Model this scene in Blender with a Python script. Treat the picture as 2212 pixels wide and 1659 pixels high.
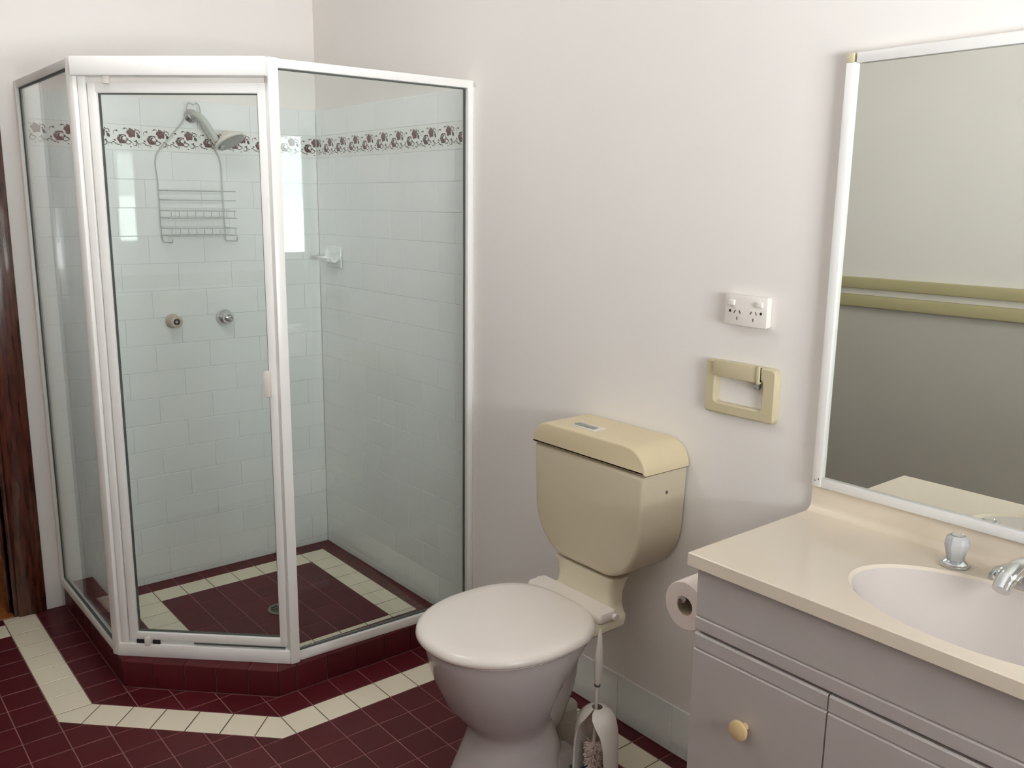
import bpy, bmesh, math, random
from mathutils import Vector, Matrix, Quaternion
random.seed(7)
for o in list(bpy.data.objects): bpy.data.objects.remove(o)
S = bpy.context.scene
COL = S.collection
PI = math.pi

# ------------------------------------------------------------------ camera
CAM = Vector((3.331, -1.703, 1.436))
R0 = Vector((0.6310, 0.7758, 0.0122)); R2 = Vector((-0.7591, 0.6203, -0.1975))
YAW, PITCH, ROLL, FPX = 2.45661, 0.19881, -0.01246, 1924.4
def cam_axes():
    f = Vector((math.cos(YAW)*math.cos(PITCH), math.sin(YAW)*math.cos(PITCH), -math.sin(PITCH)))
    r = Vector((math.sin(YAW), -math.cos(YAW), 0)); d = f.cross(r)
    c, s = math.cos(ROLL), math.sin(ROLL)
    return c*r + s*d, -s*r + c*d, f
AX, AY, AZ = cam_axes()
cd = bpy.data.cameras.new('camera'); cam = bpy.data.objects.new('camera', cd); COL.objects.link(cam)
cd.sensor_fit = 'HORIZONTAL'; cd.sensor_width = 36.0; cd.lens = FPX/2212*36.0
cd.clip_start = 0.02; cd.clip_end = 60
M = Matrix.Identity(4)
for i in range(3):
    M[i][0] = AX[i]; M[i][1] = -AY[i]; M[i][2] = -AZ[i]; M[i][3] = CAM[i]
cam.matrix_world = M
S.camera = cam
def project(p):
    q = Vector(p) - CAM
    z = q.dot(AZ)
    if z < 0.05: return None
    return (q.dot(AX)/z*FPX + 1106, q.dot(AY)/z*FPX + 829.5)

# ------------------------------------------------------------------ light, world, exposure
S.view_settings.view_transform = 'Standard'; S.view_settings.look = 'None'
S.view_settings.gamma = 1.0; S.view_settings.use_curve_mapping = False
S.view_settings.exposure = 0.0
S.cycles.use_denoising = True
S.cycles.max_bounces = 14; S.cycles.diffuse_bounces = 8; S.cycles.glossy_bounces = 6
S.cycles.transmission_bounces = 8; S.cycles.transparent_max_bounces = 20
S.cycles.sample_clamp_indirect = 8.0
S.cycles.caustics_reflective = False; S.cycles.caustics_refractive = False
W = bpy.data.worlds.new('world'); S.world = W; W.use_nodes = True
bg = W.node_tree.nodes['Background']; bg.inputs[0].default_value = (0.90, 0.95, 1.0, 1); bg.inputs[1].default_value = 9.0
XE, YF, ZC = 4.20, -2.35, 2.42          # east wall, front wall, ceiling
WY0, WY1, WZ0, WZ1 = -1.35, -0.41, 1.08, 1.88   # the window in the east wall
PANEL_RAD = 48.0     # radiance of an added unseen panel outside the window; plain sky above it
def area(name, loc, rot, sx, sy, power, col):
    l = bpy.data.lights.new(name, 'AREA'); l.shape = 'RECTANGLE'; l.size = sx; l.size_y = sy
    l.energy = power; l.color = col
    o = bpy.data.objects.new(name, l); COL.objects.link(o); o.location = loc; o.rotation_euler = rot
    return o
PX, PZ0, PZ1, PW = 1.30, 0.60, 1.47, 3.4
area('daylight', (XE+PX, -0.95, (PZ0+PZ1)/2), (0, PI/2, 0), PZ1-PZ0, PW, PANEL_RAD*PI*(PZ1-PZ0)*PW, (0.97, 0.985, 1.0))  # unseen panel added to send light in through the window

# ------------------------------------------------------------------ materials
def srgb(r, g, b):
    f = lambda c: (c/255/12.92) if c/255 <= 0.04045 else ((c/255+0.055)/1.055)**2.4
    return (f(r), f(g), f(b), 1)
def mat(name, col, rough=0.5, metal=0.0, spec=0.5, var=0.0, vscale=8.0, bump=0.0, bscale=60.0, coat=0.0, trans=0.0, ior=1.5, emit=0.0):
    m = bpy.data.materials.new(name); m.use_nodes = True
    nt = m.node_tree; b = nt.nodes['Principled BSDF']
    b.inputs['Base Color'].default_value = col
    b.inputs['Roughness'].default_value = rough; b.inputs['Metallic'].default_value = metal
    b.inputs['Specular IOR Level'].default_value = spec; b.inputs['IOR'].default_value = ior
    b.inputs['Coat Weight'].default_value = coat; b.inputs['Transmission Weight'].default_value = trans
    if emit: b.inputs['Emission Color'].default_value = col; b.inputs['Emission Strength'].default_value = emit
    tc = nt.nodes.new('ShaderNodeTexCoord')
    if var:
        n = nt.nodes.new('ShaderNodeTexNoise'); n.inputs['Scale'].default_value = vscale; n.inputs['Detail'].default_value = 4
        nt.links.new(tc.outputs['Object'], n.inputs['Vector'])
        mx = nt.nodes.new('ShaderNodeMix'); mx.data_type = 'RGBA'; mx.blend_type = 'MULTIPLY'
        mx.inputs[6].default_value = col; mx.inputs[0].default_value = 1.0
        mr = nt.nodes.new('ShaderNodeMapRange'); mr.inputs[1].default_value = 0.3; mr.inputs[2].default_value = 0.7
        mr.inputs[3].default_value = 1-var; mr.inputs[4].default_value = 1+var*0.3
        nt.links.new(n.outputs[0], mr.inputs[0])
        cb = nt.nodes.new('ShaderNodeCombineColor')
        for k in range(3): nt.links.new(mr.outputs[0], cb.inputs[k])
        nt.links.new(cb.outputs[0], mx.inputs[7]); nt.links.new(mx.outputs[2], b.inputs['Base Color'])
    if bump:
        n2 = nt.nodes.new('ShaderNodeTexNoise'); n2.inputs['Scale'].default_value = bscale; n2.inputs['Detail'].default_value = 3
        nt.links.new(tc.outputs['Object'], n2.inputs['Vector'])
        bp = nt.nodes.new('ShaderNodeBump'); bp.inputs['Strength'].default_value = bump; bp.inputs['Distance'].default_value = 0.002
        nt.links.new(n2.outputs[0], bp.inputs['Height']); nt.links.new(bp.outputs[0], b.inputs['Normal'])
    return m
def rand_tint(m, col, amt):
    """every tile gets its own slightly different tone (object random)"""
    nt = m.node_tree; b = nt.nodes['Principled BSDF']
    oi = nt.nodes.new('ShaderNodeObjectInfo'); hs = nt.nodes.new('ShaderNodeHueSaturation')
    mr = nt.nodes.new('ShaderNodeMapRange'); mr.inputs[3].default_value = 1-amt; mr.inputs[4].default_value = 1+amt
    nt.links.new(oi.outputs['Random'], mr.inputs[0]); nt.links.new(mr.outputs[0], hs.inputs['Value'])
    hs.inputs['Color'].default_value = col; nt.links.new(hs.outputs[0], b.inputs['Base Color'])
    return m
def glass_mat(name, tint, f0=0.04):
    m = bpy.data.materials.new(name); m.use_nodes = True; nt = m.node_tree
    for n in list(nt.nodes): nt.nodes.remove(n)
    out = nt.nodes.new('ShaderNodeOutputMaterial'); mix = nt.nodes.new('ShaderNodeMixShader')
    tr = nt.nodes.new('ShaderNodeBsdfTransparent'); tr.inputs[0].default_value = tint
    gl = nt.nodes.new('ShaderNodeBsdfGlossy'); gl.inputs['Roughness'].default_value = 0.0; gl.inputs[0].default_value = (1, 1, 1, 1)
    ge = nt.nodes.new('ShaderNodeNewGeometry'); dt = nt.nodes.new('ShaderNodeVectorMath'); dt.operation = 'DOT_PRODUCT'
    nt.links.new(ge.outputs['Normal'], dt.inputs[0]); nt.links.new(ge.outputs['Incoming'], dt.inputs[1])
    def mth(op, a, b=None):
        n = nt.nodes.new('ShaderNodeMath'); n.operation = op
        for i, v in enumerate((a, b)):
            if v is None: continue
            if isinstance(v, (int, float)): n.inputs[i].default_value = v
            else: nt.links.new(v, n.inputs[i])
        return n.outputs[0]
    c = mth('ABSOLUTE', dt.outputs['Value']); one = mth('SUBTRACT', 1.0, c); p5 = mth('POWER', one, 5.0)
    fr = mth('MULTIPLY_ADD', p5, 1-f0); fr.node.inputs[2].default_value = f0
    nt.links.new(fr, mix.inputs[0]); nt.links.new(tr.outputs[0], mix.inputs[1]); nt.links.new(gl.outputs[0], mix.inputs[2])
    nt.links.new(mix.outputs[0], out.inputs[0])
    return m
def wood_mat(name, c1, c2, rough=0.35, scale=(1, 1, 1), coat=0.0):
    m = bpy.data.materials.new(name); m.use_nodes = True; nt = m.node_tree; b = nt.nodes['Principled BSDF']
    tc = nt.nodes.new('ShaderNodeTexCoord'); mp = nt.nodes.new('ShaderNodeMapping'); mp.inputs['Scale'].default_value = scale
    n = nt.nodes.new('ShaderNodeTexNoise'); n.inputs['Scale'].default_value = 18; n.inputs['Detail'].default_value = 6
    cr = nt.nodes.new('ShaderNodeValToRGB'); cr.color_ramp.elements[0].color = c1; cr.color_ramp.elements[1].color = c2
    cr.color_ramp.elements[0].position = 0.35; cr.color_ramp.elements[1].position = 0.65
    nt.links.new(tc.outputs['Object'], mp.inputs[0]); nt.links.new(mp.outputs[0], n.inputs['Vector'])
    nt.links.new(n.outputs[0], cr.inputs[0]); nt.links.new(cr.outputs[0], b.inputs['Base Color'])
    b.inputs['Roughness'].default_value = rough; b.inputs['Coat Weight'].default_value = coat
    return m

MT = {}
MT['paint'] = mat('wall_paint', (0.85, 0.815, 0.785, 1), 0.55, var=0.02, vscale=2.5, bump=0.04, bscale=180, spec=0.3)
MT['paint_low'] = mat('dado_paint', srgb(196, 192, 184), 0.55, var=0.03, vscale=2.0, bump=0.04, bscale=180, spec=0.3)
MT['ceiling'] = mat('ceiling_paint', (0.86, 0.85, 0.83, 1), 0.6, bump=0.05, bscale=150)
MT['walltile'] = rand_tint(mat('white_glazed_tile', (0.84, 0.865, 0.86, 1), 0.025, bump=0.012, bscale=9), (0.84, 0.865, 0.86, 1), 0.012)
MT['wallgrout'] = mat('pale_grout', (0.72, 0.74, 0.725, 1), 0.8)
MT['decor'] = mat('border_tile_white', (0.84, 0.85, 0.83, 1), 0.12)
MT['maroonprint'] = mat('maroon_print', srgb(104, 60, 62), 0.2, var=0.25, vscale=180)
MT['darkprint'] = mat('dark_print', srgb(66, 58, 56), 0.2, var=0.2, vscale=200)
MT['greyprint'] = mat('grey_print', srgb(128, 122, 116), 0.2)
MT['redtile'] = rand_tint(mat('maroon_floor_tile', srgb(84, 24, 31), 0.42, spec=0.28, bump=0.12, bscale=40), srgb(84, 24, 31), 0.10)
MT['whitetile'] = rand_tint(mat('cream_floor_tile', srgb(236, 226, 204), 0.3, bump=0.08, bscale=50), srgb(236, 226, 204), 0.02)
MT['floorgrout'] = mat('rose_grout', srgb(154, 106, 103), 0.9, var=0.15, vscale=30)
MT['darkgrout'] = mat('olive_grout', srgb(104, 92, 74), 0.9)
MT['alu'] = mat('white_aluminium', (0.88, 0.87, 0.85, 1), 0.3, spec=0.5)
MT['rubber'] = mat('glazing_rubber', (0.09, 0.10, 0.09, 1), 0.6)
MT['screenglass'] = glass_mat('screen_glass', (0.95, 0.972, 0.962, 1))
MT['paneglass'] = glass_mat('pane_glass', (0.97, 0.98, 0.975, 1))
MT['chrome'] = mat('chrome', (0.72, 0.73, 0.74, 1), 0.08, metal=1.0)
MT['dullchrome'] = mat('dull_chrome', (0.60, 0.60, 0.58, 1), 0.22, metal=1.0)
MT['drain'] = mat('dull_drain_metal', (0.22, 0.22, 0.20, 1), 0.4, metal=0.7)
MT['cream'] = mat('aged_cream_plastic', srgb(204, 193, 168), 0.32, var=0.04, vscale=5)
MT['creamlid'] = mat('aged_cream_lid', srgb(218, 203, 168), 0.32, var=0.04, vscale=5)
MT['creamseat'] = mat('white_seat_plastic', srgb(236, 228, 220), 0.22)
MT['china'] = mat('white_china', srgb(184, 176, 174), 0.10, var=0.02, vscale=4)
MT['chinaback'] = mat('cream_china', srgb(222, 214, 190), 0.14)
MT['pipe'] = mat('pipe_plastic', srgb(190, 184, 170), 0.4)
MT['beige'] = mat('beige_plastic', srgb(204, 193, 160), 0.4, var=0.05, vscale=12)
MT['tapbeige'] = mat('dull_pale_metal', srgb(196, 180, 166), 0.35)
MT['beigetrim'] = mat('beige_trim', srgb(190, 180, 140), 0.45)
MT['outlet'] = mat('outlet_plastic', srgb(236, 230, 224), 0.3)
MT['black'] = mat('black_hole', (0.01, 0.01, 0.01, 1), 0.7)
MT['marble'] = mat('cultured_marble', srgb(230, 218, 200), 0.16, var=0.03, vscale=3)
MT['bowl'] = mat('basin_marble', srgb(212, 203, 198), 0.10, var=0.02, vscale=3)
MT['cabinet'] = mat('cabinet_paint', srgb(190, 183, 180), 0.38, var=0.015, vscale=6)
MT['knob'] = mat('cream_knob', srgb(226, 200, 150), 0.3)
MT['acrylic'] = mat('clear_acrylic', (0.86, 0.89, 0.93, 1), 0.22, trans=0.45, ior=1.3)
MT['mirror'] = mat('mirror_silver', (0.89, 0.92, 0.86, 1), 0.0, metal=1.0)
MT['jamb'] = wood_mat('mahogany_stain', srgb(52, 24, 16), srgb(92, 46, 34), 0.22, (6, 6, 0.6), coat=0.4)
MT['hallfloor'] = wood_mat('orange_timber', srgb(150, 84, 38), srgb(186, 112, 58), 0.35, (0.7, 8, 1))
MT['hallwall'] = mat('hall_panel', srgb(60, 56, 50), 0.6, var=0.1, vscale=3)  # dark base colour stands in for the unlit passage
MT['paper'] = mat('tissue_paper', srgb(238, 226, 218), 0.9, bump=0.2, bscale=200)
MT['card'] = mat('card_core', srgb(176, 160, 136), 0.9)
MT['whiteplastic'] = mat('white_plastic', srgb(220, 214, 206), 0.35)
MT['greyplastic'] = mat('shadow_grey_plastic', srgb(150, 152, 146), 0.4)  # plain grey for spray face, flush keys and roller socket
MT['blue'] = mat('blue_plastic', srgb(40, 62, 110), 0.4)
MT['bristle'] = mat('white_bristle', srgb(222, 206, 196), 0.8, bump=0.6, bscale=300)
MT['wire'] = mat('coated_wire', srgb(186, 190, 184), 0.35)
MT['emitter'] = mat('lamp_opal', (1, 0.985, 0.97, 1), 0.5, emit=1.0)

# ------------------------------------------------------------------ mesh helpers
def link(name, me, m, parent=None, loc=None):
    o = bpy.data.objects.new(name, me); COL.objects.link(o)
    if m is not None and not me.materials:
        for q in (m if isinstance(m, (list, tuple)) else [m]): me.materials.append(MT[q])
    if parent is not None: o.parent = parent
    if loc is not None: o.location = loc
    return o
def fin(bm, name, smooth=None):
    bmesh.ops.recalc_face_normals(bm, faces=bm.faces)
    me = bpy.data.meshes.new(name); bm.to_mesh(me); bm.free()
    if smooth is not None:
        for p in me.polygons: p.use_smooth = True
        me.set_sharp_from_angle(angle=math.radians(smooth))
    return me
def empty(name, loc=(0, 0, 0)):
    o = bpy.data.objects.new(name, None); COL.objects.link(o); o.location = loc; o.empty_display_size = 0.05
    return o
def tag(o, label, cat, group=None):
    o['label'] = label; o['category'] = cat
    if group: o['group'] = group
    return o
def struct(o):
    o['kind'] = 'structure'; return o
def rel(o, parent):
    """parent keeping world coordinates of vertex data (parent has only a location)"""
    o.parent = parent; o.matrix_parent_inverse = Matrix.Translation(-Vector(parent.location)); return o
def addbox(bm, x0, x1, y0, y1, z0, z1, rot=None, cen=None):
    vs = [bm.verts.new(v) for v in ((x0,y0,z0),(x1,y0,z0),(x1,y1,z0),(x0,y1,z0),(x0,y0,z1),(x1,y0,z1),(x1,y1,z1),(x0,y1,z1))]
    for f in ((0,3,2,1),(4,5,6,7),(0,1,5,4),(1,2,6,5),(2,3,7,6),(3,0,4,7)): bm.faces.new([vs[i] for i in f])
    if rot is not None: bmesh.ops.rotate(bm, verts=vs, cent=cen or (0,0,0), matrix=rot)
    return vs
def box(name, x0, x1, y0, y1, z0, z1, m, parent=None, bev=0.0, seg=2):
    bm = bmesh.new(); addbox(bm, x0, x1, y0, y1, z0, z1)
    if bev: bmesh.ops.bevel(bm, geom=bm.edges[:], offset=bev, segments=seg, affect='EDGES', profile=0.5)
    o = link(name, fin(bm, name, 35 if bev else None), m)
    return rel(o, parent) if parent else o
def bar(name, a, b, w, h, m, parent, bev=0.003, up=(0, 0, 1), off=(0, 0)):
    """box beam from a to b; w across (horizontal), h along up"""
    a, b = Vector(a), Vector(b); d = (b-a); L = d.length; d.normalize()
    u = Vector(up); s = u.cross(d).normalized(); u = d.cross(s).normalized()
    bm = bmesh.new(); addbox(bm, 0, L, -w/2+off[0], w/2+off[0], -h/2+off[1], h/2+off[1])
    if bev: bmesh.ops.bevel(bm, geom=bm.edges[:], offset=bev, segments=2, affect='EDGES', profile=0.5)
    mt = Matrix((( d.x, s.x, u.x, a.x), (d.y, s.y, u.y, a.y), (d.z, s.z, u.z, a.z), (0, 0, 0, 1)))
    bm.transform(mt)
    o = link(name, fin(bm, name, 35 if bev else None), m)
    return rel(o, parent) if parent else o
def loft(bm, rings, cap0=True, cap1=True, closed=True):
    R = [[bm.verts.new(p) for p in r] for r in rings]; n = len(R[0])
    for a, b in zip(R, R[1:]):
        for i in range(n if closed else n-1):
            j = (i+1) % n; bm.faces.new((a[i], a[j], b[j], b[i]))
    if cap0: bm.faces.new(R[0][::-1])
    if cap1: bm.faces.new(R[-1])
    return R
def lathe(name, prof, m, parent, loc, axis=(0, 0, 1), n=24, smooth=40, caps=True):
    bm = bmesh.new()
    rings = [[(r*math.cos(2*PI*i/n), r*math.sin(2*PI*i/n), z) for i in range(n)] for r, z in prof]
    loft(bm, rings, caps, caps)
    q = Vector((0, 0, 1)).rotation_difference(Vector(axis))
    bm.transform(Matrix.Translation(Vector(loc)) @ q.to_matrix().to_4x4())
    o = link(name, fin(bm, name, smooth), m)
    return rel(o, parent) if parent else o
def addtube(bm, pts, rad, n=8, closed=False):
    pts = [Vector(p) for p in pts]; k = len(pts); rr = rad if isinstance(rad, (list, tuple)) else [rad]*k
    ref = None; rings = []
    for i, p in enumerate(pts):
        if closed: d = (pts[(i+1) % k]-pts[i-1]).normalized()
        else: d = ((pts[min(i+1, k-1)]-pts[max(i-1, 0)])).normalized()
        if ref is None:
            ref = Vector((0, 0, 1)) if abs(d.z) < 0.9 else Vector((1, 0, 0))
        s = d.cross(ref).normalized(); t = s.cross(d).normalized(); ref = t
        rings.append([p + rr[i]*(math.cos(2*PI*j/n)*s + math.sin(2*PI*j/n)*t) for j in range(n)])
    if closed:
        rings.append(rings[0]); 
        R = [[bm.verts.new(p) for p in r] for r in rings[:-1]]; R.append(R[0])
        for a, b in zip(R, R[1:]):
            for i in range(n): bm.faces.new((a[i], a[(i+1) % n], b[(i+1) % n], b[i]))
    else: loft(bm, rings)
def tube(name, pts, rad, m, parent=None, n=10, closed=False, smooth=50):
    bm = bmesh.new(); addtube(bm, pts, rad, n, closed)
    o = link(name, fin(bm, name, smooth), m)
    return rel(o, parent) if parent else o
def spline(pts, k=6):
    """Catmull-Rom through points"""
    P = [Vector(p) for p in pts]; P = [2*P[0]-P[1]] + P + [2*P[-1]-P[-2]]; out = []
    for i in range(1, len(P)-2):
        for j in range(k):
            t = j/k; a, b, c, d = P[i-1], P[i], P[i+1], P[i+2]
            out.append(0.5*((2*b)+(c-a)*t+(2*a-5*b+4*c-d)*t*t+(3*b-a-3*c+d)*t**3))
    out.append(P[-2]); return out
def prism(name, outline, y0, y1, m, parent, bev=0.008, seg=3, smooth=35):
    """outline in (x,z), extruded from y0 (front) to y1, front edges rounded"""
    bm = bmesh.new()
    f = bm.faces.new([bm.verts.new((x, y0, z)) for x, z in outline])
    r = bmesh.ops.extrude_face_region(bm, geom=[f])
    vs = [g for g in r['geom'] if isinstance(g, bmesh.types.BMVert)]
    bmesh.ops.translate(bm, verts=vs, vec=(0, y1-y0, 0))
    if bev:
        es = [e for e in bm.edges if all(abs(v.co.y-y0) < 1e-6 for v in e.verts)]
        bmesh.ops.bevel(bm, geom=es, offset=bev, segments=seg, affect='EDGES', profile=0.5)
    o = link(name, fin(bm, name, smooth), m)
    return rel(o, parent) if parent else o
def clip(poly, nx, ny, c):
    """keep nx*x+ny*y <= c"""
    out = []
    for i, (x, y) in enumerate(poly):
        X, Y = poly[(i+1) % len(poly)]; a = nx*x+ny*y-c; b = nx*X+ny*Y-c
        if a <= 0: out.append((x, y))
        if a*b < 0: t = a/(a-b); out.append((x+(X-x)*t, y+(Y-y)*t))
    return out
def parea(p): return abs(sum(p[i][0]*p[(i+1) % len(p)][1]-p[(i+1) % len(p)][0]*p[i][1] for i in range(len(p))))/2
def inset(poly, d):
    """shrink a convex counter-clockwise polygon"""
    out = list(poly)
    for i, (x, y) in enumerate(poly):
        X, Y = poly[(i+1) % len(poly)]; L = math.hypot(X-x, Y-y)
        if L < 1e-6: continue
        nx, ny = (Y-y)/L, -(X-x)/L
        out = clip(out, nx, ny, nx*x+ny*y-d)
        if len(out) < 3: return []
    return out
def ccw(p):
    a = sum(p[i][0]*p[(i+1) % len(p)][1]-p[(i+1) % len(p)][0]*p[i][1] for i in range(len(p)))
    return p if a > 0 else p[::-1]
def clean(p):
    q = []
    for v in p:
        if not q or math.hypot(v[0]-q[-1][0], v[1]-q[-1][1]) > 1e-5: q.append(v)
    if len(q) > 1 and math.hypot(q[0][0]-q[-1][0], q[0][1]-q[-1][1]) < 1e-5: q.pop()
    return q
def addtile(bm, poly, z0, z1, ch=0.0012):
    """flat tile with chamfered rim; poly in local (u,v), height in w"""
    poly = ccw(clean(poly)); n = len(poly)
    if n < 3: return
    cx = sum(p[0] for p in poly)/n; cy = sum(p[1] for p in poly)/n
    inn = []
    for i in range(n):
        a, b, c = poly[i-1], poly[i], poly[(i+1) % n]
        d1 = (b[0]-a[0], b[1]-a[1]); d2 = (c[0]-b[0], c[1]-b[1]); l1 = math.hypot(*d1) or 1; l2 = math.hypot(*d2) or 1
        n1 = (-d1[1]/l1, d1[0]/l1); n2 = (-d2[1]/l2, d2[0]/l2); k = 1+n1[0]*n2[0]+n1[1]*n2[1]
        k = max(k, 0.5)
        inn.append((b[0]+ch*(n1[0]+n2[0])/k, b[1]+ch*(n1[1]+n2[1])/k))
    lo = [bm.verts.new((x, y, z0)) for x, y in poly]; mi = [bm.verts.new((x, y, z1-ch*0.8)) for x, y in poly]
    hi = [bm.verts.new((x, y, z1)) for x, y in inn]
    bm.faces.new(hi)
    for i in range(n):
        j = (i+1) % n
        bm.faces.new((lo[i], lo[j], mi[j], mi[i])); bm.faces.new((mi[i], mi[j], hi[j], hi[i]))

# ------------------------------------------------------------------ floor
G = 0.1; K = 1.046; KY = -1.051; CK = 1.757       # tile pitch; outer faces of the kerb; its diagonal x-y
KI, KYI, CKI = 0.947, -0.952, CK-0.1414           # inner edges of the kerb
C1, C2 = 1.897, 2.0384                            # diagonal of the cream band
GH = 0.0013                                       # half a joint
floor = struct(link('floor', None or bpy.data.meshes.new('floor'), None))
bm = bmesh.new(); addbox(bm, -0.006, XE, YF, 0.006, -0.05, -0.0011); 
_me = fin(bm, 'floor'); floor.data = _me; _me.materials.append(MT['floorgrout'])
tiles = []      # (polygon, material)
def put(poly, m):
    poly = clean(poly)
    if len(poly) < 3: return
    poly = inset(ccw(poly), GH)
    if len(poly) >= 3 and parea(poly) > 1.2e-4: tiles.append((poly, m))
def between(poly, x0, x1, y0, y1):
    for a in ((-1, 0, -x0), (1, 0, x1), (0, -1, -y0), (0, 1, y1)):
        poly = clip(poly, *a)
        if len(poly) < 3: return []
    return poly
for i in range(-11, 33):
    for j in range(-17, 8):
        x0 = K+i*G; y0 = -0.751+j*G
        sq = between([(x0, y0), (x0+G, y0), (x0+G, y0+G), (x0, y0+G)], 0, XE, YF, 0)
        if len(sq) < 3: continue
        cx, cy = x0+G/2, y0+G/2
        # outside the band
        if cx > K+2*G or cy < KY-2*G: 
            white = (0.046 < cx < 0.146 and cy < KY-2*G) or (-0.151 < cy < -0.051 and cx > K+2*G)
            put(sq, 'whitetile' if white else 'redtile'); continue
        oq = clip(sq, -1, 1, -C2)
        if len(oq) >= 3: put(oq, 'redtile')
        # right and left leg of the band
        if cx > K+G and cy > -0.751: put(sq, 'whitetile'); continue
        if cy < KY-G and cx < 0.746: put(sq, 'whitetile'); continue
        # between kerb and band
        if cx <= K+G and cy >= KY-G:
            iq = clip(sq, 1, -1, C1)
            if cx > K or cy < KY:
                if len(iq) >= 3: put(iq, 'redtile')
            elif len(iq) >= 3:
                iq = clip(iq, -1, 1, -CK)
                if len(iq) >= 3: put(iq, 'redtile')
# diagonal leg of the band, cut square to its run
big = [(0.746, -1.251), (1.246, -1.251), (1.246, -0.751), (0.746, -0.751)]
band = clip(clip(big, 1, -1, C2), -1, 1, -C1)
sj = [-0.9]+[-0.367+0.1415*k for k in range(6)]+[0.9]
for a, b in zip(sj, sj[1:]): put(clip(clip(band, 1, 1, b), -1, -1, -a), 'whitetile')
# shower tray floor inside the kerb
bx = [0.0, 0.078, 0.18]+[0.28+0.1*k for k in range(6)]+[0.88, KI]
by = [0.0, -0.067, -0.17]+[-0.27-0.1*k for k in range(6)]+[-0.875, KYI]
def inpoly(p): return clip(p, 1, -1, CKI)
ci, co = 1.375, 1.516
for a, b in zip(bx, bx[1:]):
    for c, d in zip(by[1:], by):
        sq = [(a, c), (b, c), (b, d), (a, d)]; cx, cy = (a+b)/2, (c+d)/2
        sq = inpoly(sq)
        if len(sq) < 3: continue
        if cx < 0.078 or cy > -0.067 or cx > 0.88 or cy < -0.875: put(sq, 'redtile'); continue
        if cx < 0.18 or cy > -0.17: put(sq, 'whitetile'); continue
        if cx > 0.78 or cy < -0.77:
            q = clip(sq, 1, -1, co)
            if len(q) >= 3: put(q, 'whitetile')
            q = clip(sq, -1, 1, -co)
            if len(q) >= 3: put(q, 'redtile')
            continue
        q = clip(sq, 1, -1, ci)
        if len(q) >= 3: put(q, 'redtile')
        q = clip(clip(sq, -1, 1, -ci), 1, -1, co)
        if len(q) >= 3: put(q, 'whitetile')
        q = clip(sq, -1, 1, -co)
        if len(q) >= 3: put(q, 'redtile')
bm = bmesh.new()
for p, m in tiles:
    if m == 'whitetile': bm.faces.new([bm.verts.new((x, y, -0.0009)) for x, y in inset(ccw(p), -0.0011)] if False else [bm.verts.new((x+(0.0013 if x > sum(q[0] for q in p)/len(p) else -0.0013), y+(0.0013 if y > sum(q[1] for q in p)/len(p) else -0.0013), -0.0009)) for x, y in p])
link('band_grout', fin(bm, 'band_grout'), 'darkgrout', floor)
vis, rest = [], []
for p, m in tiles:
    cx = sum(q[0] for q in p)/len(p); cy = sum(q[1] for q in p)/len(p)
    s = project((cx, cy, 0))
    inside = s and -30 < s[0] < 2240 and 0 < s[1] < 1700
    hidden = (cx > 1.30 and cy > -0.80 and s and s[0] > 1010 and not (cx > 1.75 and cy > -0.3)) or (s and s[0] > 1500)
    (vis if inside and not hidden else rest).append((p, m, cx, cy))
vis.sort(key=lambda t: ((t[2]-CAM.x)**2+(t[3]-CAM.y)**2) / max(parea(t[0]), 1e-4))
cntr = {'redtile': 0, 'whitetile': 0}; cache = {}
for p, m, cx, cy in vis:
    if cntr[m] >= 290: rest.append((p, m, cx, cy)); continue
    cntr[m] += 1
    loc = [(round(x-cx, 4), round(y-cy, 4)) for x, y in p]
    key = (m, tuple(sorted(loc)))
    if key not in cache:
        bm = bmesh.new(); addtile(bm, loc, -0.0035, 0.0, 0.0012); cache[key] = fin(bm, 'tile')
    link('tile', cache[key], m, floor, (cx, cy, random.uniform(-0.0003, 0.0003)))
for m in ('redtile', 'whitetile'):
    bm = bmesh.new()
    for p, mm, cx, cy in rest:
        if mm == m: addtile(bm, p, -0.0035, 0.0, 0.0012)
    o = link('tile', fin(bm, 'tile_field'), m, floor); o['kind'] = 'stuff'

# ---- kerb (a part of the floor) with its own tiles
def kerbpoly(inner=0.0):
    a = inner
    return [(0.0, KY+a), (CK+KY+a*(1-1.414), KY+a), (K-a, K-a-CK+a*1.414), (K-a, 0.0)]
ZK = 0.083
bm = bmesh.new()
o3 = [(0.0, KY+0.004), (CK+KY-0.0017, KY+0.004), (K-0.004, K-CK+0.0017), (K-0.004, 0.0)]
i3 = [(0.0, KYI), (CKI+KYI, KYI), (KI, KI-CKI), (KI, 0.0)]
ro = [bm.verts.new((x, y, 0)) for x, y in o3]; to = [bm.verts.new((x, y, ZK-0.003)) for x, y in o3]
ri = [bm.verts.new((x, y, 0)) for x, y in i3]; ti = [bm.verts.new((x, y, ZK-0.003)) for x, y in i3]
for k in range(3):
    for A, B in ((ro, to), (to, ti), (ti, ri)): bm.faces.new((A[k], A[k+1], B[k+1], B[k]))
kerb = link('kerb', fin(bm, 'kerb'), 'floorgrout', floor)
def plane_tile(name, org, e, nrm, poly, th, m, parent, ch=0.0012):
    """tile whose outline lies in the plane spanned by e (u) and z or by two vectors; proud along nrm"""
    u, v = Vector(e[0]), Vector(e[1]); w = Vector(nrm)
    bm = bmesh.new(); addtile(bm, poly, 0, th, ch)
    bm.transform(Matrix(((u.x, v.x, w.x, org[0]), (u.y, v.y, w.y, org[1]), (u.z, v.z, w.z, org[2]), (0, 0, 0, 1))))
    return link(name, fin(bm, name), m, parent)
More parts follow.
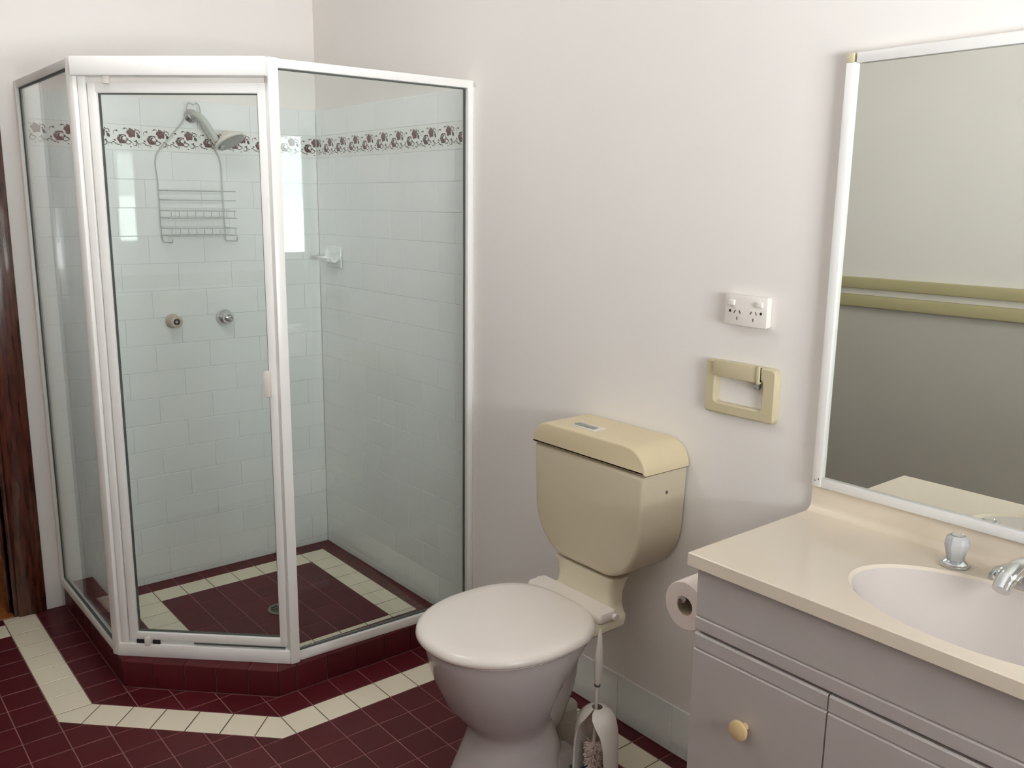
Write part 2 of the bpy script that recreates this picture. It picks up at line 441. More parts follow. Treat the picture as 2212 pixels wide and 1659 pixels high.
def face_run(p, q, nrm, cuts, z0, z1, m='redtile'):
    p, q = Vector((*p, 0)), Vector((*q, 0)); e = (q-p).normalized()
    for a, b in zip(cuts, cuts[1:]):
        poly = inset([(a, z0), (b, z0), (b, z1), (a, z1)], GH)
        if poly: plane_tile('tile', p-Vector(nrm)*0.004, (e, (0, 0, 1)), nrm, poly, 0.004, m, kerb)
r2 = 1/math.sqrt(2)
face_run((K, 0), (K, K-CK), (1, 0, 0), [0, 0.051]+[0.151+0.1*k for k in range(6)]+[0.711], 0, ZK)
face_run((K, K-CK), (CK+KY, KY), (r2, -r2, 0), [0, 0.093, 0.191, 0.289, 0.387, 0.481], 0, ZK)
face_run((0, KY), (CK+KY, KY), (0, -1, 0), [0, 0.046]+[0.146+0.1*k for k in range(6)]+[0.706], 0, ZK)
def topq(poly):
    poly = inset(ccw(clean(poly)), GH)
    if len(poly) >= 3: plane_tile('tile', (0, 0, ZK-0.004), ((1, 0, 0), (0, 1, 0)), (0, 0, 1), poly, 0.004, 'redtile', kerb)
ring = lambda p: p
for a, b in zip([-0.711, -0.651, -0.551, -0.451, -0.351, -0.251, -0.151, -0.051], [-0.651, -0.551, -0.451, -0.351, -0.251, -0.151, -0.051, 0]):
    q = between([(KI, a), (K, a), (K, b), (KI, b)], KI, K, KI-CKI if a < -0.66 else -1, 0)
    q = clip(q, -1, -1, -(KI+KI-CKI)) if False else q
    if a >= -0.66: topq(q)
topq([(KI, KI-CKI), (K, K-CK), (K, -0.651), (KI, -0.651)])
xs = [0, 0.046, 0.146, 0.246, 0.346, 0.446, 0.546, 0.646]
for a, b in zip(xs, xs[1:]): topq([(a, KY), (b, KY), (b, KYI), (a, KYI)])
topq([(0.646, KY), (CK+KY, KY), (CKI+KYI, KYI), (0.646, KYI)])
L0, L1 = Vector((CK+KY, KY)), Vector((K, K-CK)); M0, M1 = Vector((CKI+KYI, KYI)), Vector((KI, KI-CKI))
ts = [0, 0.094, 0.192, 0.29, 0.388, 0.481]
dgl = Vector((r2, r2)); inw = Vector((-r2, r2))
big = [tuple(L0), tuple(L1), tuple(M1), tuple(M0)]
s0 = L0.x+L0.y
for a, b in zip(ts, ts[1:]):
    lo = -9 if a == 0 else s0+a*1.41421; hi = 9 if b == 0.481 else s0+b*1.41421
    topq(clip(clip(big, 1, 1, hi), -1, -1, -lo))

# ------------------------------------------------------------------ walls and ceiling
T = 0.11
DY0, DY1, DZ = -2.06, -1.215, 2.05       # door opening in the left wall
bm = bmesh.new()
addbox(bm, -T, 0, DY1, 0.12, -0.05, ZC); addbox(bm, -T, 0, DY0, DY1, DZ, ZC); addbox(bm, -T, 0, YF-0.1, DY0, -0.05, ZC)
wall_left = struct(link('wall_left', fin(bm, 'wall_left'), 'paint'))
wall_back = struct(box('wall_back', 0, XE+T, 0, 0.12, -0.05, ZC, 'paint'))
bm = bmesh.new()
addbox(bm, XE, XE+T, YF-0.1, WY0, -0.05, ZC); addbox(bm, XE, XE+T, WY1, 0, -0.05, ZC)
addbox(bm, XE, XE+T, WY0, WY1, -0.05, WZ0); addbox(bm, XE, XE+T, WY0, WY1, WZ1, ZC)
wall_right = struct(link('wall_right', fin(bm, 'wall_right'), 'paint'))
bm = bmesh.new(); addbox(bm, 0, XE, YF-0.1, YF, 1.01, ZC)
wall_front = struct(link('wall_front', fin(bm, 'wall_front'), 'paint'))
rel(box('dado', 0, XE, YF-0.1, YF, -0.05, 1.01, 'paint_low'), wall_front)
ceiling = struct(box('ceiling', -T, XE+T, YF-0.1, 0.12, ZC, ZC+0.1, 'ceiling'))
# two beige rails along the front wall, seen in the mirror
for k, (z0, z1) in enumerate(((1.062, 1.115), (0.975, 1.032))):
    struct(box('trim_%d' % (k+1), 0.02, XE-0.02, YF, YF+0.03, z0, z1, 'beigetrim', None, 0.006))

# wall tiles: one object per tile, data shared between equal sizes
wt_cache = {}
def wall_tile(parent, axis, a, b, z0, z1, m='walltile'):
    w, h = round(b-a-0.0016, 4), round(z1-z0-0.0016, 4)
    if w < 0.006 or h < 0.006: return None
    key = (axis, w, h, m)
    if key not in wt_cache:
        bm = bmesh.new(); addtile(bm, [(-w/2, -h/2), (w/2, -h/2), (w/2, h/2), (-w/2, h/2)], 0, 0.0035, 0.001)
        if axis == 'x': bm.transform(Matrix(((0, 0, 1, 0), (1, 0, 0, 0), (0, 1, 0, 0), (0, 0, 0, 1))))
        else: bm.transform(Matrix(((1, 0, 0, 0), (0, 0, -1, 0), (0, 1, 0, 0), (0, 0, 0, 1))))
        wt_cache[key] = fin(bm, 'tile')
    c = (a+b)/2; z = (z0+z1)/2
    o = link('tile', wt_cache[key], m, parent, (0, c, z) if axis == 'x' else (c, 0, z))
    o.rotation_euler = (random.uniform(-0.0012, 0.0012), random.uniform(-0.0012, 0.0012), random.uniform(-0.0012, 0.0012))
    return o
ZS0, ZS1, ZT = 1.605, 1.690, 1.787
rows = [(max(1.605-0.0987*(k+1), 0.0), 1.605-0.0987*k, k) for k in range(17)]
def tiled(parent, axis, lo, hi, offA, offB):
    g = 0.0018
    if axis == 'x': rel(box('grout_bed', 0, g, lo, hi, 0, ZT, 'wallgrout'), parent)
    else: rel(box('grout_bed', lo, hi, -g, 0, 0, ZT, 'wallgrout'), parent)
    for z0, z1, k in rows+[(ZS1, ZT, 1)]:
        off = offA if k % 2 else offB
        e = [lo]+[off+0.2*n for n in range(-12, 12) if lo+0.004 < off+0.2*n < hi-0.004]+[hi]
        for a, b in zip(e, e[1:]): wall_tile(parent, axis, a, b, z0, z1)
tiled(wall_left, 'x', -1.06, -0.004, -0.475, -0.375)
tiled(wall_back, 'y', 0.005, 1.050, 0.65, 0.55)
# floral border tiles: printed vine as flat shapes on each border tile
def motif_mesh():
    bm = bmesh.new()
    def disc(u, v, r, mi, n=10, w=0.0004, lob=0, ph=0.0, sq=1.0, rot=0.0):
        vs = []
        for i in range(n):
            a = 2*PI*i/n; rr = r*(1+0.18*math.cos(lob*a+ph)) if lob else r
            x, y = rr*math.cos(a), rr*sq*math.sin(a)
            vs.append(bm.verts.new((u+x*math.cos(rot)-y*math.sin(rot), v+x*math.sin(rot)+y*math.cos(rot), w)))
        f = bm.faces.new(vs); f.material_index = mi
    def arc(u, v, r, a0, a1, t, mi, n=10, w=0.0003, spiral=0.0):
        prev = None
        for i in range(n+1):
            k = i/n; a = math.radians(a0+(a1-a0)*k); rr = r*(1-spiral*k); tt = t*(0.5+0.5*math.sin(PI*min(1, k*1.1+0.1)))
            p = [bm.verts.new((u+(rr-tt)*math.cos(a), v+(rr-tt)*math.sin(a), w)), bm.verts.new((u+(rr+tt)*math.cos(a), v+(rr+tt)*math.sin(a), w))]
            if prev:
                f = bm.faces.new((prev[0], prev[1], p[1], p[0])); f.material_index = mi
            prev = p
    for s in (-0.05, 0.05):
        disc(s+0.031, -0.010, 0.0042, 2, 7, sq=0.6, rot=0.9); disc(s-0.040, -0.010, 0.0046, 2, 8, sq=0.55, rot=-0.6); disc(s-0.032, 0.022, 0.0040, 2, 7, sq=0.6, rot=0.8)
        arc(s+0.036, 0.020, 0.0085, -40, 190, 0.0014, 2, 9, spiral=0.3); arc(s+0.004, -0.012, 0.0100, -150, 10, 0.0014, 2, 8)
        arc(s-0.046, -0.022, 0.0080, -20, 200, 0.0014, 2, 9, spiral=0.4); arc(s+0.044, -0.026, 0.0070, 0, 230, 0.0012, 3, 8)
        disc(s+0.016, 0.016, 0.0145, 1, 14, lob=5, sq=1.1, rot=0.5)          # raised bloom
        for k in range(3): arc(s+0.012, 0.010, 0.008+0.005*k, 20, 120, 0.0007, 3, 6, 0.0006)
        disc(s-0.014, -0.005, 0.0172, 1, 14, lob=6, sq=0.95)                 # low bloom
        disc(s-0.019, 0.004, 0.0085, 2, 8, w=0.0005, sq=0.6, rot=0.7)
        disc(s-0.009, -0.003, 0.0055, 0, 8, w=0.0007)
        arc(s-0.012, -0.004, 0.0098, -60, 200, 0.0011, 0, 12, 0.0008)
        arc(s-0.014, -0.003, 0.0165, 150, 300, 0.0012, 2, 10)
        disc(s+0.040, 0.006, 0.0052, 2, 8, sq=1.5, rot=0.4)                  # bud
        disc(s+0.035, 0.016, 0.0035, 1, 7)
        arc(s+0.026, -0.020, 0.0092, 110, -200, 0.0015, 2, 14, spiral=0.45)  # curl
        arc(s+0.002, -0.026, 0.0175, 30, 110, 0.0017, 2, 8)
        arc(s+0.046, -0.006, 0.0140, 190, 300, 0.0012, 3, 8)
        arc(s-0.036, 0.014, 0.0100, 20, 240, 0.0012, 3, 10, spiral=0.3)
        arc(s-0.004, 0.023, 0.0090, 20, 170, 0.0010, 2, 8)
        disc(s-0.006, 0.030, 0.0026, 2, 7); disc(s+0.030, 0.029, 0.0024, 2, 7); disc(s-0.030, -0.024, 0.0030, 2, 7, sq=0.6)
        disc(s-0.020, -0.027, 0.0028, 3, 7); disc(s+0.012, -0.030, 0.0030, 2, 7, sq=0.6)
        arc(s-0.028, -0.016, 0.0090, 200, 330, 0.0013, 2, 7)
    return bm
def border(parent, axis, lo, hi, off):
    e = [lo]+[off+0.2*n for n in range(-12, 12) if lo+0.004 < off+0.2*n < hi-0.004]+[hi]
    for a, b in zip(e, e[1:]):
        t = wall_tile(parent, axis, a, b, ZS0, ZS1, 'decor')
        if t is None: continue
        t.name = 'border_tile'
        bm = motif_mesh(); w = b-a
        full0 = off+0.2*math.floor((a-off+1e-6)/0.2); sh = (full0+0.1)-(a+b)/2
        bmesh.ops.translate(bm, verts=bm.verts[:], vec=(sh, 0, 0.0036))
        for no, co in (((1, 0, 0), w/2-0.002), ((-1, 0, 0), w/2-0.002)):
            bmesh.ops.bisect_plane(bm, geom=bm.verts[:]+bm.edges[:]+bm.faces[:], plane_co=Vector(no)*co, plane_no=no, clear_outer=True)
        if axis == 'x': bm.transform(Matrix(((0, 0, 1, 0), (1, 0, 0, 0), (0, 1, 0, 0), (0, 0, 0, 1))))
        else: bm.transform(Matrix(((1, 0, 0, 0), (0, 0, -1, 0), (0, 1, 0, 0), (0, 0, 0, 1))))
        me = bpy.data.meshes.new('floral_print'); bm.to_mesh(me); bm.free()
        for q in ('decor', 'maroonprint', 'darkprint', 'greyprint'): me.materials.append(MT[q])
        link('floral_print', me, None, t)
border(wall_left, 'x', -1.06, -0.004, -0.475)
border(wall_back, 'y', 0.005, 1.050, 0.65)
# skirting tiles along the back wall
sk = [1.054, 1.14]+[1.34+0.2*k for k in range(5)]+[2.31]
for a, b in zip(sk, sk[1:]): 
    t = wall_tile(wall_back, 'y', a, b, 0.0, 0.138)
    t.name = 'skirting_tile'

# ------------------------------------------------------------------ door side: architrave, jamb, passage beyond
door = struct(empty('door_1', (0, DY1, 0)))
rel(box('architrave', 0, 0.016, DY1+0.012, -1.113, 0, DZ+0.09, 'jamb', None, 0.004), door)
rel(box('architrave', 0, 0.016, DY0-0.09, DY0-0.012, 0, DZ+0.09, 'jamb', None, 0.004), door)
rel(box('architrave', 0, 0.016, DY0-0.012, DY1+0.012, DZ+0.012, DZ+0.09, 'jamb', None, 0.004), door)
rel(box('jamb', -T-0.005, 0.004, DY1, DY1+0.02, 0, DZ+0.02, 'jamb', None, 0.002), door)
rel(box('jamb', -T-0.005, 0.004, DY0-0.02, DY0, 0, DZ+0.02, 'jamb', None, 0.002), door)
rel(box('door_stop', -0.075, -0.045, DY1-0.012, DY1, 0, DZ, 'jamb', None, 0.002), door)
hx = -1.10
bm = bmesh.new(); addbox(bm, hx, -0.006, -3.0, -0.7, -0.06, -0.004)
hall_floor = struct(link('floor_passage', fin(bm, 'floor_passage'), 'black'))
for k in range(9):
    rel(box('plank', hx+0.125*k, min(hx+0.125*k+0.123, -0.007), max(-3.0, DY0 if k == 8 else -3.0), (DY1 if k == 8 else -0.7), -0.006, 0.0, 'hallfloor', None, 0.001, 1), hall_floor)
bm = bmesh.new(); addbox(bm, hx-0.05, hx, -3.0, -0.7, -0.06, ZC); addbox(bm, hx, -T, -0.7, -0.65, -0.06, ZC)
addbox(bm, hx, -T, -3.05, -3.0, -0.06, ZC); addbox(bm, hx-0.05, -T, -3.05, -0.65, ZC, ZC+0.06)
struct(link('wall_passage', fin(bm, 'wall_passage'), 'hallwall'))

# ------------------------------------------------------------------ added opal lamp, unseen, for light from above
LX, LY, LP = 1.08, -0.98, 19.5
MT['emitter'].node_tree.nodes['Principled BSDF'].inputs['Emission Strength'].default_value = LP
lamp = tag(empty('ceiling_light', (LX, LY, ZC)), 'round opal ceiling light in the middle of the bathroom ceiling', 'ceiling light')
lathe('base_ring', [(0.175, 0.0), (0.18, -0.006), (0.178, -0.022), (0.165, -0.026)], 'alu', lamp, (LX, LY, ZC-0.0005), n=40)
lathe('opal_dome', [(0.165, -0.024), (0.160, -0.045), (0.135, -0.070), (0.09, -0.088), (0.04, -0.096), (0.005, -0.098)], 'emitter', lamp, (LX, LY, ZC), n=40)

# ------------------------------------------------------------------ window in the right wall
struct(box('trim_eave', XE+T, XE+1.2, -2.4, 0.9, 1.98, 2.06, 'paint'))  # added unseen slab, blocks the upper sky from the window
win = struct(empty('window_1', (XE, (WY0+WY1)/2, WZ0)))
fw = 0.035
for a in ((WY0, WY0+fw, WZ0, WZ1), (WY1-fw, WY1, WZ0, WZ1), (WY0+fw, WY1-fw, WZ0, WZ0+fw), (WY0+fw, WY1-fw, WZ1-fw, WZ1)):
    rel(box('window_frame', XE+0.02, XE+0.06, *a, 'alu', None, 0.003), win)
rel(box('pane', XE+0.038, XE+0.042, WY0+fw, WY1-fw, WZ0+fw, WZ1-fw, 'paneglass'), win)

# ------------------------------------------------------------------ shower screen
scr = tag(empty('shower_screen', (0.85, -0.85, ZK)), 'white framed neo angle glass shower screen on the maroon tiled kerb', 'shower screen')
ZB, ZTOP = ZK, 1.806
PR, PL = Vector((1.021, -0.648)), Vector((0.650, -1.040))     # corner posts
RW = Vector((1.030, 0.0)); LW = Vector((0.0, -1.048))         # where the side panels meet the walls
def b3(p, z): return (p.x, p.y, z)
# wall channels
rel(box('wall_channel', RW.x-0.012, RW.x+0.022, -0.026, -0.0055, ZB, ZTOP-0.002, 'alu', None, 0.003), scr)
rel(box('wall_channel', 0.0055, 0.026, LW.y-0.014, LW.y+0.014, ZB, ZTOP-0.002, 'alu', None, 0.003), scr)
# posts
def post(p, ang, w, d):
    o = bar('corner_post', (p.x, p.y, ZB), (p.x, p.y, ZTOP), w, d, 'alu', None, 0.004, up=(math.cos(ang), math.sin(ang), 0))
    return rel(o, scr)
post(PR, math.radians(-3), 0.030, 0.032)
post(PL, math.radians(-67.5), 0.030, 0.030)
# rails of the side panels
def rail(name, p, q, z0, z1, w): return rel(bar(name, b3(p, (z0+z1)/2), b3(q, (z0+z1)/2), w, z1-z0, 'alu', None, 0.003), scr)
R_in, L_in = PR+Vector((-0.006, 0.012)), PL+Vector((-0.012, 0))
rail('top_rail', Vector((RW.x+0.004, -0.02)), R_in, 1.781, ZTOP-0.001, 0.028)
rail('bottom_rail', Vector((RW.x+0.004, -0.02)), R_in, ZB, 0.112, 0.028)
rail('top_rail', Vector((0.02, LW.y)), L_in, 1.781, ZTOP-0.001, 0.026)
rail('bottom_rail', Vector((0.02, LW.y)), L_in, ZB, 0.112, 0.026)
# header and sill across the door
dv = (PR-PL).normalized(); nv = Vector((dv.y, -dv.x)); DL = (PR-PL).length
def dp(t, off=0.0): return PL+dv*t+nv*off
rail('header', dp(0.004, 0.006), dp(DL-0.004, 0.006), 1.757, ZTOP, 0.044)
rail('sill', dp(0.004, 0.001), dp(DL-0.004, 0.001), ZB, 0.125, 0.034)
rel(bar('jamb_strip', b3(dp(0.026, 0.002), 0.125), b3(dp(0.026, 0.002), 1.757), 0.024, 0.020, 'alu', None, 0.002, up=(dv.x, dv.y, 0)), scr)
# side glass
def glass(name, p, q, z0, z1, parent, th=0.005):
    o = bar(name, b3(p, (z0+z1)/2), b3(q, (z0+z1)/2), th, z1-z0, 'screenglass', None, 0.0); return rel(o, parent)
glass('glass_pane', Vector((RW.x+0.004, -0.02)), R_in, 0.110, 1.783, scr)
glass('glass_pane', Vector((0.02, LW.y)), L_in, 0.110, 1.783, scr)
def gasket(p, q, z0, z1, w=0.009, t=0.0026):
    a, b = b3(p, 0), b3(q, 0); d = (q-p).normalized()
    for A, B in (((p.x, p.y, z0), (q.x, q.y, z0)), ((p.x, p.y, z1), (q.x, q.y, z1))): rel(bar('gasket', A, B, w, t, 'rubber', None, 0.0), scr)
    for P in (p, q): rel(bar('gasket', (P.x, P.y, z0), (P.x, P.y, z1), w, t, 'rubber', None, 0.0, up=(d.x, d.y, 0)), scr)
gasket(Vector((RW.x+0.004-0.0006, -0.028)), PR+Vector((-0.0055, 0.017)), 0.114, 1.779)
gasket(Vector((0.028, LW.y)), PL+Vector((-0.017, -0.006)), 0.114, 1.779)
# door
d0, d1 = 0.040, DL-0.014
dz0, dz1 = 0.137, 1.742
leaf = rel(bar('door', b3(dp(d0+0.013), dz0), b3(dp(d0+0.013), dz1), 0.024, 0.026, 'alu', None, 0.003, up=(dv.x, dv.y, 0)), scr)
def dpart(o): o.parent = leaf; o.matrix_parent_inverse = Matrix.Translation(-Vector(scr.location)) if False else leaf.matrix_parent_inverse.copy(); o.matrix_parent_inverse = Matrix.Identity(4); return o
def dbar(name, A, B, w, h, m, bev=0.003, up=(0, 0, 1)):
    return dpart(bar(name, A, B, w, h, m, None, bev, up))
dbar('stile', b3(dp(d1-0.011), dz0), b3(dp(d1-0.011), dz1), 0.024, 0.022, 'alu', up=(dv.x, dv.y, 0))
dbar('rail', b3(dp(d0+0.02), dz1-0.014), b3(dp(d1-0.018), dz1-0.014), 0.024, 0.028, 'alu')
dbar('rail', b3(dp(d0+0.02), dz0+0.012), b3(dp(d1-0.018), dz0+0.012), 0.024, 0.024, 'alu')
dpart(bar('glass_pane', b3(dp(d0+0.02), 0.937), b3(dp(d1-0.018), 0.937), 0.005, 1.566, 'screenglass', None, 0.0))
for z in (0.163, 1.713): dbar('gasket', b3(dp(d0+0.026), z), b3(dp(d1-0.022), z), 0.009, 0.0028, 'rubber', 0.0)
for t in (d0+0.0275, d1-0.0235): dbar('gasket', b3(dp(t), 0.163), b3(dp(t), 1.713), 0.009, 0.0028, 'rubber', 0.0, up=(dv.x, dv.y, 0))
p = dp(d1-0.024, 0.018); dbar('latch_handle', (p.x, p.y, 0.898), (p.x, p.y, 0.972), 0.020, 0.018, 'whiteplastic', 0.004, up=(dv.x, dv.y, 0))
for z, h in ((1.738, 0.020), (0.122, 0.026)):
    p = dp(0.098, 0.016); dbar('pivot', (p.x, p.y, z-0.002), (p.x, p.y, z+h), 0.014, 0.018, 'whiteplastic', 0.004, up=(dv.x, dv.y, 0))
for t0, t1 in ((0.062, 0.086), (0.112, 0.135)):
    p, q = dp(t0, 0.0126), dp(t1, 0.0126); dbar('pivot_slot', (p.x, p.y, 0.132), (q.x, q.y, 0.132), 0.003, 0.012, 'black', 0.0)
p, q = dp(0.24, 0.0126), dp(DL-0.02, 0.0126); dbar('drip_seal', (p.x, p.y, 0.133), (q.x, q.y, 0.133), 0.004, 0.004, 'rubber', 0.0)

# ------------------------------------------------------------------ shower fittings
def tapring(name, y, z, body, label, cat, grp=None):
    t = tag(empty(name, (0.005, y, z)), label, cat, grp); return t
t = tapring('shower_tap', -0.412, 1.0, None, 'chrome shower tap flange and spindle on the white tiled wall', 'tap')
lathe('flange', [(0.030, 0), (0.032, 0.004), (0.030, 0.014), (0.021, 0.022), (0.019, 0.024)], 'chrome', t, (0.005, -0.412, 1.0), (1, 0, 0))
lathe('collar', [(0.018, 0.022), (0.020, 0.026), (0.020, 0.040), (0.016, 0.046)], 'chrome', t, (0.005, -0.412, 1.0), (1, 0, 0), 12)
lathe('spindle', [(0.010, 0.044), (0.011, 0.046), (0.011, 0.062), (0.007, 0.064), (0.006, 0.058)], 'dullchrome', t, (0.005, -0.412, 1.0), (1, 0, 0), 16)
t = tapring('shower_tap', -0.608, 1.0, None, 'pale cream shower tap body with dark open centre, its handle missing', 'tap')
lathe('flange', [(0.026, 0), (0.027, 0.006), (0.023, 0.018), (0.021, 0.020)], 'tapbeige', t, (0.005, -0.608, 1.0), (1, 0, 0))
lathe('sleeve', [(0.021, 0.016), (0.023, 0.022), (0.022, 0.046), (0.018, 0.048), (0.0125, 0.048), (0.0115, 0.044)], 'tapbeige', t, (0.005, -0.608, 1.0), (1, 0, 0), 20)
lathe('spindle', [(0.0112, 0.030), (0.0112, 0.0465), (0.006, 0.0475), (0.005, 0.043)], 'black', t, (0.005, -0.608, 1.0), (1, 0, 0), 14)

sh = tag(empty('wall_shower', (0.005, -0.50, 1.735)), 'pale grey shower head on a short arm above the wire caddy', 'shower head')
lathe('wall_flange', [(0.024, 0), (0.024, 0.004), (0.014, 0.014)], 'dullchrome', sh, (0.005, -0.497, 1.735), (1, 0, 0))
tube('arm', spline([(0.008, -0.497, 1.735), (0.040, -0.492, 1.738), (0.066, -0.474, 1.716), (0.084, -0.452, 1.672), (0.092, -0.440, 1.645)]), 0.0115, 'wire', sh)
hd = Vector((0.42, 0.30, -0.86)).normalized()
lathe('ball_joint', [(0.010, -0.014), (0.017, -0.005), (0.017, 0.005), (0.010, 0.014)], 'dullchrome', sh, (0.096, -0.432, 1.634), (0, 0, 1), 14)
lathe('rose', [(0.014, -0.030), (0.022, -0.020), (0.044, -0.008), (0.055, 0.0), (0.057, 0.008), (0.054, 0.011)], 'whiteplastic', sh, Vector((0.104, -0.398, 1.652)), hd, 30)
lathe('spray_face', [(0.053, 0.0105), (0.050, 0.0125), (0.004, 0.0125)], 'greyplastic', sh, Vector((0.104, -0.398, 1.652)), hd, 30)

cd_ = tag(empty('shower_caddy', (0.02, -0.51, 1.30)), 'wire shower caddy with shelves and hooks hanging from the shower arm', 'caddy')
xw = 0.014; xf = 0.105; yl, yr = -0.632, -0.398
def wire(name, pts, r=0.0022, closed=False): return tube(name, pts, r, 'wire', cd_, 6, closed)
wire('side_wire', spline([(0.030, -0.520, 1.768), (0.030, -0.522, 1.748), (xw, -0.530, 1.715), (xw, -0.585, 1.650), (xw, yl-0.002, 1.585), (xw, yl, 1.50), (xw, yl+0.001, 1.33), (xw, yl+0.006, 1.292), (xw+0.004, yl+0.02, 1.287), (xw+0.03, yl+0.028, 1.287), (xw+0.034, yl+0.028, 1.300)], 5))
wire('side_wire', spline([(0.030, -0.474, 1.768), (0.030, -0.472, 1.748), (xw, -0.470, 1.715), (xw, -0.435, 1.650), (xw, yr-0.004, 1.585), (xw, yr, 1.50), (xw, yr+0.002, 1.33), (xw, yr+0.004, 1.292), (xw+0.002, yr+0.016, 1.289), (xw+0.004, yr+0.045, 1.289), (xw+0.006, yr+0.047, 1.302)], 5))
wire('hanging_loop', spline([(0.030, -0.520, 1.768), (0.036, -0.512, 1.778), (0.040, -0.500, 1.770), (0.036, -0.486, 1.778), (0.030, -0.474, 1.768)], 5))
def shelf(z, rail_h, bars):
    s = wire('shelf', [(xw, yl, z), (xf, yl+0.004, z), (xf, yr+0.012, z), (xw, yr, z)], 0.0022, True)
    def sw(pts, r=0.0015):
        o = tube('shelf_wire', pts, r, 'wire', None, 5); o.parent = s; return o
    if rail_h:
        sw([(xw, yl, z+rail_h), (xf, yl+0.004, z+rail_h), (xf, yr+0.012, z+rail_h), (xw, yr, z+rail_h)], 0.002)
        for k in range(9): y = yl+0.01+k*(yr-yl-0.004)/8; sw([(xf, y, z), (xf, y, z+rail_h)])
    for k in range(bars): y = yl+0.015+k*(yr-yl-0.02)/(bars-1); sw([(xw, y, z), (xf, y, z)])
shelf(1.470, 0.0, 0); shelf(1.437, 0.0, 0); shelf(1.374, 0.026, 9); shelf(1.312, 0.026, 9)

sd = tag(empty('soap_dish', (0.13, -0.006, 1.22)), 'small white ceramic soap dish on the tiled shower wall', 'soap dish')
box('back_plate', 0.075, 0.195, -0.012, -0.005, 1.185, 1.265, 'walltile', sd, 0.003)
bm = bmesh.new()
prof = [(-0.010, 1.222), (-0.045, 1.204), (-0.062, 1.210), (-0.068, 1.224), (-0.062, 1.228), (-0.050, 1.216), (-0.014, 1.232)]
loft(bm, [[(x, y*(s), z) for y, z in prof] for x, s in ((0.080, 0.75), (0.092, 0.95), (0.135, 1.0), (0.178, 0.95), (0.190, 0.75))])
rel(link('tray', fin(bm, 'tray', 40), 'walltile'), sd)

dr = tag(empty('floor_drain', (0.505, -0.452, 0.0)), 'round metal floor drain grate in the maroon shower floor', 'drain')
lathe('rim', [(0.046, 0.0), (0.048, 0.0015), (0.046, 0.003), (0.038, 0.003), (0.037, 0.0008)], 'drain', dr, (0.505, -0.452, 0.0004), (0, 0, 1), 32, caps=False)
lathe('well', [(0.038, 0.0006), (0.001, 0.0006)], 'black', dr, (0.505, -0.452, 0.0004), (0, 0, 1), 24)
for k in range(5):
    x = 0.505-0.028+0.014*k; h = math.sqrt(0.038**2-(x-0.505)**2)
    box('grate_bar', x-0.0028, x+0.0028, -0.452-h, -0.452+h, 0.0012, 0.0032, 'drain', dr)
box('grate_bar', 0.505-0.037, 0.505+0.037, -0.4545, -0.4495, 0.0012, 0.0034, 'drain', dr)

# ------------------------------------------------------------------ toilet
TX = 1.745
wc = tag(empty('toilet', (TX, -0.3, 0.0)), 'white toilet with closed lid and aged cream plastic cistern', 'toilet')
def arcpts(cx, cz, r, a0, a1, n, rz=None):
    rz = rz or r
    return [(cx+r*math.cos(math.radians(a0+(a1-a0)*i/n)), cz+rz*math.sin(math.radians(a0+(a1-a0)*i/n))) for i in range(n+1)]
hw = 0.203
body = [(TX-hw, 0.798)]+[(TX-hw+0.004, 0.69)]+arcpts(TX-hw+0.006+0.125, 0.655, 0.125, 180, 268, 10, 0.15)+arcpts(TX+hw-0.006-0.125, 0.655, 0.125, 272, 360, 10, 0.15)+[(TX+hw-0.004, 0.69), (TX+hw, 0.798)]
cis = prism('cistern', body, -0.160, -0.006, 'cream', wc, 0.012, 3)
cis2 = lambda o: (setattr(o, 'parent', cis), setattr(o, 'matrix_parent_inverse', Matrix.Identity(4)), o)[2]
hl = hw+0.005
lid = [(TX-hl, 0.802), (TX+hl, 0.802)]+arcpts(TX+hl-0.068, 0.806, 0.068, 0, 90, 9, 0.060)+arcpts(TX-hl+0.068, 0.806, 0.068, 90, 180, 9, 0.060)
cis2(prism('cistern_lid', lid, -0.165, -0.004, 'creamlid', None, 0.007, 3))
cis2(box('flush_button', 1.660, 1.746, -0.134, -0.090, 0.864, 0.870, 'whiteplastic', None, 0.003))
for a in (1.667, 1.704): cis2(box('flush_key', a, a+0.034, -0.130, -0.110, 0.869, 0.8725, 'greyplastic', None, 0.0015))
cis2(lathe('screw_cap', [(0.0045, 0), (0.0045, 0.0015), (0.002, 0.002)], 'rubber', None, (TX+hw-0.0025, -0.075, 0.745), (1, 0, 0), 10))
def egg(cx, y0, y1, hw_, z, n=40, pw=2.25, back=0.86, bp=None):
    """plan outline: rounded front at y0, blunter back at y1, broadest past the middle"""
    pts = []; cy = y0+(y1-y0)*0.52
    for i in range(n):
        a = 2*PI*i/n; s, c = math.sin(a), math.cos(a)
        x = hw_*math.copysign(abs(s)**(2/pw), s)
        if c > 0: y = cy-(cy-y0)*abs(c)**(2/2.05)
        else:
            q = bp or pw; y = cy+(y1-cy)*abs(c)**(2/q); x = hw_*math.copysign(abs(s)**(2/q), s)*(1-(1-back)*abs(c)**1.5)
        pts.append((cx+x, y, z))
    return pts
